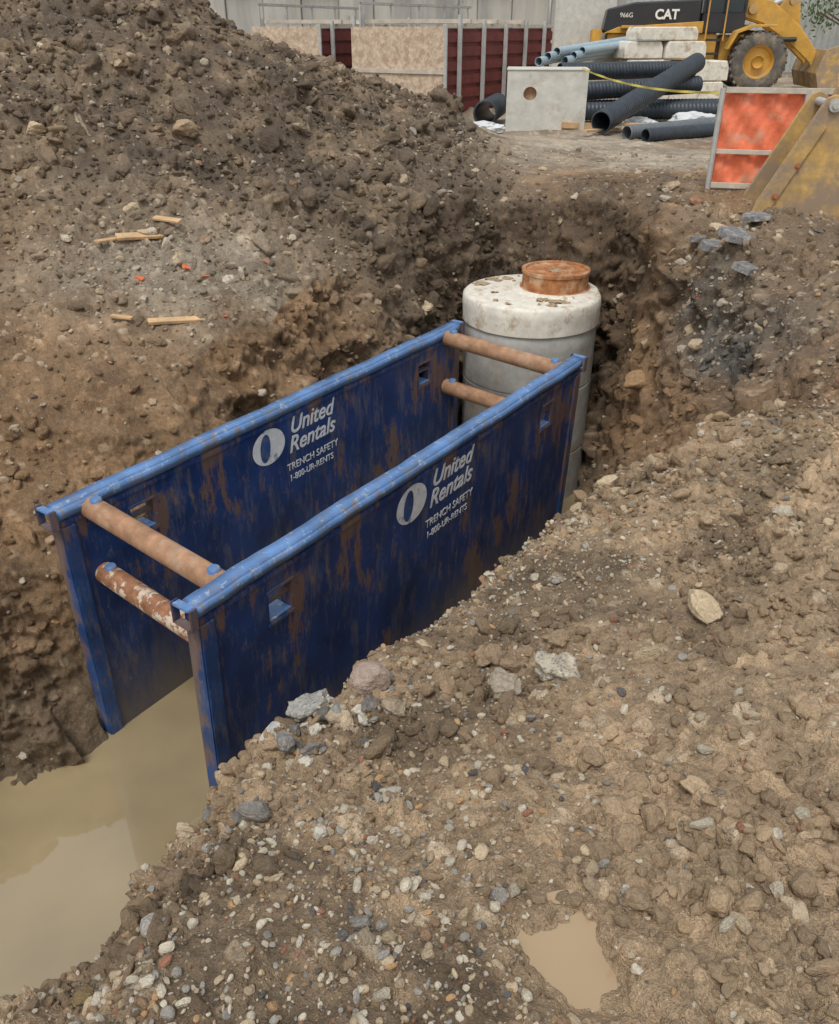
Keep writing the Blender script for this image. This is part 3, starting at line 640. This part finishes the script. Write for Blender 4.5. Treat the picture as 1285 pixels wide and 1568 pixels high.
m_sid=simple("metal_siding",(.46,.48,.46),.6,0,.12,1.5,.1,.01,c2=(.28,.28,.24),t=(.5,.8))
bm=bmesh.new(); prev=None
for i in range(260):
    xx=6.0+i*.14; yy=40+(.05 if i%2 else -.05)
    a_=bm.verts.new((xx,yy,0)); b_=bm.verts.new((xx,yy,8))
    if prev: bm.faces.new((prev[0],a_,b_,prev[1]))
    prev=(a_,b_)
obj("corrugated_fence",bm,m_sid)
m_leaf=simple("leaves",(.07,.12,.03),.6,0,.4,1.2,0)
m_bark=simple("bark",(.12,.09,.06),.9,0,.3,6,.4,.01)
tr=empty("leafy_tree",(17,37.5,0))
lathe("trunk",[(.22,0),(.17,1.2),(.14,2.6),(.09,4.2),(.03,6)],m_bark,tr,Matrix.Translation((17.2,37.5,0)),14)
bm=bmesh.new(); cl=[(random.gauss(17.2,1.3),random.gauss(37.5,.8),random.uniform(2.0,6.0)) for _ in range(26)]
for cx_,cy_,cz_ in cl:
    for _ in range(110):
        p=Vector((random.gauss(cx_,.38),random.gauss(cy_,.35),random.gauss(cz_,.3)))
        Mx=Matrix.Translation(p)@Euler((random.uniform(0,6),random.uniform(0,6),random.uniform(0,6))).to_matrix().to_4x4(); s_=random.uniform(.05,.1)
        bm.faces.new([bm.verts.new(Mx@Vector(q_)) for q_ in ((-s_,0,0),(0,-s_*.5,0),(s_,0,0),(0,s_*.5,0))])
obj("foliage",bm,m_leaf,tr)
for cx_,cy_,cz_ in cl[:9]: pipe("limb",(17.2,37.5,min(cz_,4)*.6),(cx_,cy_,cz_),.035,m_bark,tr,seg=8,wall=.03)
m_mar=simple("maroon_steel",(.15,.025,.02),.6,0,.3,3,.2,.01)
m_osb=simple("osb_board",(.60,.47,.35),.85,0,.3,16,.3,.01,c2=(.46,.33,.23),t=(.5,.60))
m_galv=simple("galvanised_steel",(.50,.50,.48),.5,.2,.15,6,.1)
m_lum=simple("weathered_lumber",(.55,.49,.40),.8,0,.2,6,.2)
def container(name,x,y,ang,w,L,h):
    Mc=Matrix.Translation((x,y,0))@Matrix.Rotation(ang,4,'Z'); e=empty(name,(0,0,0),M=Mc)
    box("end_board",(-w,-.03,.0),(0,0,h),m_osb,e,Mc,bev=.004)
    box("end_board_batten",(-w-.01,-.06,h*.47),(.01,-.033,h*.52),m_lum,e,Mc,bev=.004)
    box("end_board_post",(-.005,-.08,0),(.06,-.035,h+.04),m_galv,e,Mc,bev=.004)
    for k in range(6):
        z0=k*h/6*.97
        box("side_slat",(-.06,.02,z0+.02),(0,L,z0+h/6*.80),m_mar,e,Mc,bev=.015)
        box("side_groove",(-.09,.02,z0+h/6*.80+.0),(-.045,L,z0+h/6*.97+.019),m_mar,e,Mc,bev=.0)
        box("back_slat",(-w,.02,z0+.02),(-w+.06,L,z0+h/6*.9),m_mar,e,Mc,bev=.015)
    box("floor_deck",(-w+.07,.02,.05),(-.1,L,.2),m_mar,e,Mc,bev=.01)
    yy=.5
    while yy<L:
        hh=h+random.choice((.05,.22,.12)); box("post",(.004,yy,0),(.084,yy+.08,hh),m_galv,e,Mc,bev=.01)
        box("post",(-w-.074,yy,0),(-w-.004,yy+.07,hh+.05),m_galv,e,Mc,bev=.01); yy+=1.15
    box("top_plate",(-.09,.02,h-.02),(.0,L,h+.05),m_lum,e,Mc,bev=.006)
    box("guard_rail",(-w-.07,.4,h+.42),(-w-.02,L,h+.48),m_galv,e,Mc,bev=.006)
    for k_ in range(5): box("guard_post",(-w-.06,.4+k_*1.3,h),(-w-.02,.44+k_*1.3,h+.48),m_galv,e,Mc,bev=.004)
    for yy in (.8,2.1,3.6):
        box("cross_lumber",(-w-.2,yy,h+.055),(.15,yy+.09,h+.14),m_lum,e,Mc,bev=.006)
    return e
container("steel_material_bin",.55,20.0,math.radians(-30),2.35,5.8,1.66)
container("steel_material_bin",-2.25,21.8,math.radians(-22),1.75,6,1.66)
cb=empty("concrete_catch_basin",(2.3,17.2,0)); Mc=Matrix.Translation((2.35,17.4,-.02))@Matrix.Rotation(math.radians(-6),4,'Z')@Matrix.Diagonal((1,1,.95,1))
bm=bmesh.new()
hx,hz,hr=-.30,.66,.12; seg=32; ring=[bm.verts.new((hx+hr*math.cos(2*math.pi*k/seg),-.5,hz+hr*math.sin(2*math.pi*k/seg))) for k in range(seg)]
outer=[]
for k in range(seg):
    t=2*math.pi*k/seg; dx,dz=math.cos(t),math.sin(t); sc_=1e9
    if dx>1e-6: sc_=min(sc_,(.72-hx)/dx)
    if dx<-1e-6: sc_=min(sc_,(-.72-hx)/dx)
    if dz>1e-6: sc_=min(sc_,(1.05-hz)/dz)
    if dz<-1e-6: sc_=min(sc_,(-.1-hz)/dz)
    outer.append(Vector((hx+dx*sc_,-.5,hz+dz*sc_)))
for cx_,cz_ in ((.72,1.05),(-.72,1.05),(-.72,-.1),(.72,-.1)):
    i_=min(range(seg),key=lambda q_:(outer[q_].x-cx_)**2+(outer[q_].z-cz_)**2); outer[i_]=Vector((cx_,-.5,cz_))
outer=[bm.verts.new(o_) for o_ in outer]
for k in range(seg): bm.faces.new((ring[k],ring[(k+1)%seg],outer[(k+1)%seg],outer[k]))
ret=bmesh.ops.extrude_face_region(bm,geom=bm.faces[:])
for v_ in [e for e in ret['geom'] if isinstance(e,bmesh.types.BMVert)]: v_.co.y=-.38
bmesh.ops.recalc_face_normals(bm,faces=bm.faces[:])
obj("front_wall",bm,m_conc,cb,M=Mc)
lathe("knockout_plate",[(0,0),(.14,0),(.14,.03),(0,.03)],m_rust,cb,Mc@Matrix.Translation((hx,-.36,hz))@Matrix.Rotation(math.radians(90),4,'X'),28)
box("side_wall",(-.72,-.377,-.1),(-.60,.5,1.05),m_conc,cb,Mc,bev=.01); box("side_wall",(.60,-.377,-.1),(.72,.5,1.05),m_conc,cb,Mc,bev=.01)
box("back_wall",(-.597,.38,-.1),(.597,.5,1.05),m_conc,cb,Mc,bev=.01); box("top_slab",(-.735,-.515,1.053),(.735,.515,1.08),m_conc,cb,Mc,bev=.008)
m_bp=simple("black_pipe_plastic",(.030,.040,.052),.45,0,.3,5,.1)
m_gp=simple("grey_pipe_plastic",(.13,.145,.16),.5,0,.15,5,.05)
m_blp=simple("blue_grey_pvc",(.34,.44,.50),.4,0,.12,4,.05)
pp=empty("corrugated_pipe_stack",(5,19,0))
pipe("pipe",(3.15,16.0,.22),(5.95,20.4,1.0),.19,m_bp,pp,corr=.09)
pipe("pipe",(2.9,19.6,.85),(6.0,20.8,.85),.17,m_bp,pp,corr=.08)
pipe("pipe",(3.0,18.9,.52),(5.9,19.9,.60),.17,m_bp,pp,corr=.08)
pipe("pipe",(3.1,18.6,.19),(6.4,19.0,.19),.17,m_bp,pp,corr=.08)
pipe("pipe",(3.2,19.2,.19),(6.5,19.6,.19),.17,m_bp,pp,corr=.08)
pipe("pipe",(3.5,15.5,.10),(6.0,17.3,.12),.12,m_gp,pp,corr=.07)
pipe("pipe",(3.75,15.2,.09),(6.4,16.8,.1),.11,m_bp,pp,corr=.07)
pipe("pipe",(1.2,17.0,.28),(1.6,19.0,.28),.22,m_bp,pp,corr=.09)
pv=empty("pvc_pipe_bundle",(5,23,0))
for k in range(6):
    pipe("pipe",(2.6+.22*k,20.8+.2*k,1.0+.09*(k%3)),(5.4+.2*k,25.5,1.2+.1*(k%3)),.09,m_blp,pv)
box("support_timber",(2.8,21.3,0),(5.2,21.5,.88),m_lum,pv,bev=.01); box("support_timber",(4.0,24,0),(6.2,24.2,1.05),m_lum,pv,bev=.01)
bs=empty("concrete_block_stack",(6.3,23,0))
Mb=Matrix.Translation((6.05,23.2,0))@Matrix.Rotation(math.radians(8),4,'Z')
for (x0,x1,z0,z1) in ((-1.3,-.05,0,.5),(0,1.35,0,.5),(-1.2,-.01,.52,.98),(.04,1.4,.52,.95),(-1.25,-.3,1.0,1.36),(-.27,.75,1.0,1.36),(-1.0,.5,1.38,1.66)):
    y=random.uniform(-.05,.05); Mk=Mb@Matrix.Translation((0,y,0))@Matrix.Rotation(random.uniform(-.04,.04),4,'Z')
    prism("block",[(x0,z0),(x1,z0),(x1,z0+.6*(z1-z0)),(x1-.06,z1),(x0+.06,z1),(x0,z0+.6*(z1-z0))],-.4,.4,m_conc_w,bs,Mk,bev=.02)
m_wp=simple("white_plastic",(.6,.62,.62),.5,0,.1,6,.3)
for i,(x,y,s) in enumerate(((1.15,16.6,.28),(5.4,18.2,.35),(4.2,17.6,.25),(6.0,19.2,.3))):
    bm=bmesh.new(); bmesh.ops.create_icosphere(bm,subdivisions=4,radius=1)
    co=np.array([v_.co[:] for v_ in bm.verts],np.float32); q_=ridged(co+i*5,1.5,3,400+i)
    for v_,f_ in zip(bm.verts,q_):
        v_.co*=1+.35*float(f_); v_.co=Vector((v_.co.x*s,v_.co.y*s*.6,v_.co.z*s*.35))
    obj("plastic_sheeting",bm,m_wp,None,False,Matrix.Translation((x,y,.05)))
# ---------------------------------------------------------------- loader
m_yel=simple("yellow_paint",(.60,.33,.05),.5,0,.25,2,.1,.01,c2=(.36,.23,.11),t=(.46,.72))
m_blk=simple("black_paint",(.025,.025,.028),.4,0,.2,3,0)
m_tire=simple("tyre_rubber",(.11,.10,.088),.9,0,.3,6,.3,.01,c2=(.28,.22,.15),t=(.5,.7))
m_glass,nt,b=newmat("cab_glass"); b.inputs["Base Color"].default_value=(.03,.04,.045,1); b.inputs["Roughness"].default_value=.08
m_bkt=simple("worn_yellow_steel",(.52,.33,.11),.65,0,.3,6,.3,.01,c2=(.30,.22,.15),t=(.40,.58))
ML=Matrix.Translation((9.9,28.6,0))@Matrix.Rotation(math.radians(-8),4,'Z')
ld=empty("wheel_loader",(0,0,0),M=ML)
def wheel(x,y):
    Mw=ML@Matrix.Translation((x,y,.78))@Matrix.Rotation(math.radians(90),4,'X')
    lathe("tyre",[(.42,-.24),(.55,-.29),(.68,-.28),(.755,-.22),(.76,0),(.755,.22),(.68,.28),(.55,.29),(.42,.24)],m_tire,ld,Mw,48,close=True)
    lathe("rim",[(0,.10),(.12,.12),(.16,.20),(.17,.10),(.36,.08),(.41,.22),(.43,.25),(.43,-.25),(.36,-.2),(0,-.15)],m_yel,ld,Mw,40)
    bm=bmesh.new()
    for k in range(26):
        for sgn in (1,-1):
            Mt=Matrix.Rotation(2*math.pi*(k+.25*sgn)/26,4,'Z')@Matrix.Translation((.765,0,.13*sgn))@Matrix.Rotation(.45*sgn,4,'X')
            bmesh.ops.create_cube(bm,size=1,matrix=Mt@Matrix.Diagonal((.06,.09,.26,1)))
    obj("tyre_lugs",bm,m_tire,ld,M=Mw)
for wx in (0,-3.2):
    wheel(wx,-1.05); wheel(wx,1.05)
def lb(nm,lo,hi,mat,bev=.03): return box(nm,lo,hi,mat,ld,ML,bev)
lb("front_axle",(-.2,-.8,.6),(.2,.8,.95),m_yel); lb("rear_axle",(-3.4,-.8,.6),(-3.0,.8,.95),m_blk)
lb("front_frame",(-1.0,-.5,.6),(.7,.5,1.45),m_yel); lb("rear_frame",(-4.3,-.65,.7),(-1.15,.65,1.5),m_yel)
prism("engine_hood",[(-4.45,1.52),(-1.7,1.52),(-1.7,2.35),(-3.6,2.28),(-4.35,2.12)],-.72,.72,m_blk,ld,ML,.04)
prism("hood_stripe",[(-4.42,1.50),(-1.6,1.50),(-1.6,1.80),(-4.0,1.66)],-.76,.76,m_yel,ld,ML,.01)
lb("rear_fender",(-3.95,-1.3,1.62),(-2.3,-.78,1.70),m_yel,.02); lb("counterweight",(-4.75,-.8,.7),(-4.47,.8,1.6),m_yel)
fpts=[(-.95,1.1),(-.75,1.55),(-.3,1.72),(.35,1.72),(.35,1.66),(-.26,1.65),(-.68,1.5),(-.88,1.1)]
prism("front_fender",fpts,-1.32,-.72,m_yel,ld,ML,.01); prism("front_fender",fpts,.72,1.32,m_yel,ld,ML,.01)
lb("cab_base",(-1.65,-.75,1.5),(-.45,.75,2.0),m_blk); lb("cab_glazing",(-1.58,-.7,2.0),(-.52,.7,3.15),m_glass,.02); lb("cab_roof",(-1.75,-.82,3.15),(-.4,.82,3.35),m_yel)
for xx in (-1.66,-1.05,-.52):
    for yy in (-.75,.69): lb("cab_pillar",(xx,yy,2.0),(xx+.07,yy+.06,3.15),m_blk,.01)
for zz in (.6,.95,1.3): lb("ladder",(-1.5,-1.0,zz),(-1.1,-.85,zz+.06),m_blk,.005)
for rx in (-1.55,-1.05): lb("handrail",(rx,-.98,1.3),(rx+.04,-.94,2.5),m_yel,.01)
for yy in (-.48,.36):
    prism("lift_arm",[(-.5,2.2),(-.2,2.42),(.3,2.3),(1.2,1.65),(2.0,.75),(2.15,.35),(1.85,.3),(1.6,.75),(.95,1.25),(.1,1.75),(-.45,1.9)],yy,yy+.12,m_yel,ld,ML,.02)
prism("tilt_lever",[(.5,2.1),(.85,2.55),(1.1,2.4),(1.35,1.2),(1.15,1.1),(.7,1.8)],-.1,.1,m_yel,ld,ML,.02)
pipe("tilt_cylinder",(-.4,0,1.9),(.8,0,2.4),.08,m_galv,ld,ML)
pipe("lift_cylinder",(-.3,-.55,1.3),(1.1,-.55,1.35),.06,m_blk,ld,ML)
for (ax,az) in ((-.25,2.1),(1.95,.55),(.85,2.3)):
    lathe("arm_pin",[(0,.1),(.12,.1),(.12,-.1),(0,-.1)],m_bkt,ld,ML@Matrix.Translation((ax,-.52,az))@Matrix.Rotation(math.radians(90),4,'X'),24)
bp_=[(1.75,1.1),(1.6,.5),(1.75,.08),(3.0,.02),(3.05,.1),(2.3,.55),(2.05,1.2)]
prism("bucket_side",bp_,-1.45,-1.40,m_bkt,ld,ML,.01); prism("bucket_side",bp_,1.40,1.45,m_bkt,ld,ML,.01)
prism("bucket_shell",[(1.77,1.1),(1.62,.5),(1.77,.09),(3.0,.03),(3.0,.06),(1.82,.15),(1.69,.5),(1.84,1.1)],-1.395,1.395,m_bkt,ld,ML,.005)
ML_t=ML@Matrix(((1,0,0,0),(0,0,-1,-.775),(0,1,0,0),(0,0,0,1)))
m_w2=simple("white_decal",(.75,.75,.72),.5,0,.05,5,0)
text("hood_decal","CAT",.34,m_w2,ld,ML_t@Matrix.Translation((-3.0,1.86,0)),0,.012)
text("hood_decal","966G",.17,m_w2,ld,ML_t@Matrix.Translation((-4.0,1.9,0)),0,.0)
# ---------------------------------------------------------------- barrier + bucket
m_orf=simple("orange_mesh_fabric",(.85,.21,.10),.6,0,.2,10,.3,.01,c2=(.68,.40,.27),t=(.5,.75))
p0=Vector((3.40,10.5,0)); p1=Vector((5.5,9.95,0)); dd=(p1-p0); ang=math.atan2(dd.y,dd.x); LB=dd.length
zb=min(gz(3.6,10.4),gz(4.2,10.2),.02)
Mf=Matrix.Translation((p0.x,p0.y,zb))@Matrix.Rotation(ang,4,'Z')
br=empty("orange_safety_barrier",(0,0,0),M=Mf)
for xx in (0,.90,LB*.72,LB):
    pipe("post",(xx,0,-.15),(xx,0,1.08),.03,m_galv,br,Mf)
for zz in (.06,1.06): box("rail",(.03,-.02,zz-.03),(LB,.02,zz+.03),m_lum,br,Mf,bev=.004)
box("rail",(.03,-.02,.40),(LB,.02,.45),m_lum,br,Mf,bev=.004)
bm=bmesh.new(); gg=[]
for i in range(61):
    gg.append([bm.verts.new((LB*i/60,.05+.02*math.sin(i*.7+j*.7)+.008*math.sin(i*1.9-j*1.3),.03+1.0*j/20)) for j in range(21)])
for i in range(60):
    for j in range(20): bm.faces.new((gg[i][j],gg[i+1][j],gg[i+1][j+1],gg[i][j+1]))
obj("orange_sheet",bm,m_orf,br,True,Mf)
Me=Matrix.Translation((3.50,9.25,gz(3.6,9.3)-.03))@Matrix.Rotation(math.radians(-8),4,'Z')
eb=empty("excavator_bucket",(0,0,0),M=Me)
side_pts=[(-.02,-.05),(.03,.14),(.46,1.02),(.52,1.13),(.60,1.16),(.68,1.12),(.74,1.0),(.92,.78),(1.05,.45),(1.0,.12),(.8,-.08)]
for yy in (0,.6): prism("side_plate",side_pts,yy,yy+.04,m_bkt,eb,Me,.01)
for yy in (-.028,.642): prism("wear_plate",[(-.04,-.04),(.12,-.04),(.56,.86),(.43,.94)],yy,yy+.024,m_bkt,eb,Me,.005)
shell=[(.05,-.06),(.8,-.05),(.98,.13),(1.03,.45),(.90,.77),(.74,.97)]
for a_,b_ in zip(shell[:-1],shell[1:]):
    d_=Vector((b_[0]-a_[0],b_[1]-a_[1])); nrm=Vector((-d_.y,d_.x)).normalized()*.03
    prism("shell_plate",[a_,b_,(b_[0]+nrm.x,b_[1]+nrm.y),(a_[0]+nrm.x,a_[1]+nrm.y)],.042,.598,m_bkt,eb,Me,.002)
for yy in (.15,.4): prism("hinge_ear",[(.60,.85),(.95,.70),(1.1,.95),(.98,1.2),(.70,1.22)],yy,yy+.05,m_bkt,eb,Me,.01)
for (hx_,hz_,hr_) in ((.60,1.06,.06),(.80,.72,.05),(.2,.2,.035),(.36,.5,.03)):
    lathe("hinge_pin",[(0,.05),(hr_*.5,.05),(hr_*.55,.03),(hr_,.03),(hr_,0)],m_galv if hr_>.04 else m_iron,eb,Me@Matrix.Translation((hx_,-.002,hz_))@Matrix.Rotation(math.radians(90),4,'X'),24)
pipe("cross_pin",(.60,.04,1.06),(.60,.60,1.06),.04,m_galv,eb,Me)
for k in range(3):
    prism("tooth",[(-.2,-.12),(.04,-.10),(.06,.04)],.02+k*.23,.12+k*.23,m_bkt,eb,Me,.006)
prism("boom_link",[(.9,.8),(1.7,1.15),(1.7,.85),(1.05,.6)],.22,.38,m_bkt,eb,Me,.01)
m_tape=simple("yellow_tape",(.70,.58,.12),.5,0,.1,8,0)
bm=bmesh.new(); prev=None
for i in range(41):
    t=i/40; pnt=Vector((2.9,16.9,1.0)).lerp(Vector((3.40,10.5,1.0)),t); pnt.z-=.10*4*t*(1-t)
    a_=bm.verts.new(pnt); b_=bm.verts.new(pnt+Vector((.01*math.sin(i),0,.028)))
    if prev: bm.faces.new((prev[0],a_,b_,prev[1]))
    prev=(a_,b_)
obj("caution_tape",bm,m_tape)
# ---------------------------------------------------------------- light
w=bpy.data.worlds.new("World"); scene.world=w; w.use_nodes=True; nt=w.node_tree
bg=nt.nodes["Background"]; sk=nd(nt,"ShaderNodeTexSky",sky_type='NISHITA'); sk.sun_disc=False
sk.sun_elevation=math.radians(62); sk.sun_rotation=math.radians(200); sk.air_density=2.0; sk.dust_density=2
hs=nd(nt,"ShaderNodeHueSaturation"); hs.inputs["Saturation"].default_value=.2
nt.links.new(sk.outputs[0],hs.inputs["Color"]); nt.links.new(hs.outputs[0],bg.inputs[0]); bg.inputs[1].default_value=.15
sl=bpy.data.lights.new("sun",'SUN'); sl.energy=1.5; sl.angle=math.radians(16); sl.color=(1,.97,.92)
so=bpy.data.objects.new("sun",sl); COL.objects.link(so)
az=math.radians(200); el=math.radians(62)
dirv=Vector((math.sin(az)*math.cos(el),math.cos(az)*math.cos(el),math.sin(el)))
so.rotation_euler=dirv.to_track_quat('Z','Y').to_euler(); so.location=(0,0,20)
cam=bpy.data.cameras.new("camera"); co_=bpy.data.objects.new("camera",cam); COL.objects.link(co_)
cam.sensor_fit='HORIZONTAL'; cam.sensor_width=36; cam.lens=36.03; cam.clip_start=.05; cam.clip_end=500
co_.location=(0,0,1.65); co_.rotation_euler=(math.radians(60),0,0)
scene.camera=co_
scene.view_settings.view_transform='Standard'; scene.view_settings.look='None'; scene.view_settings.exposure=0
print("done",time.time()-T0)
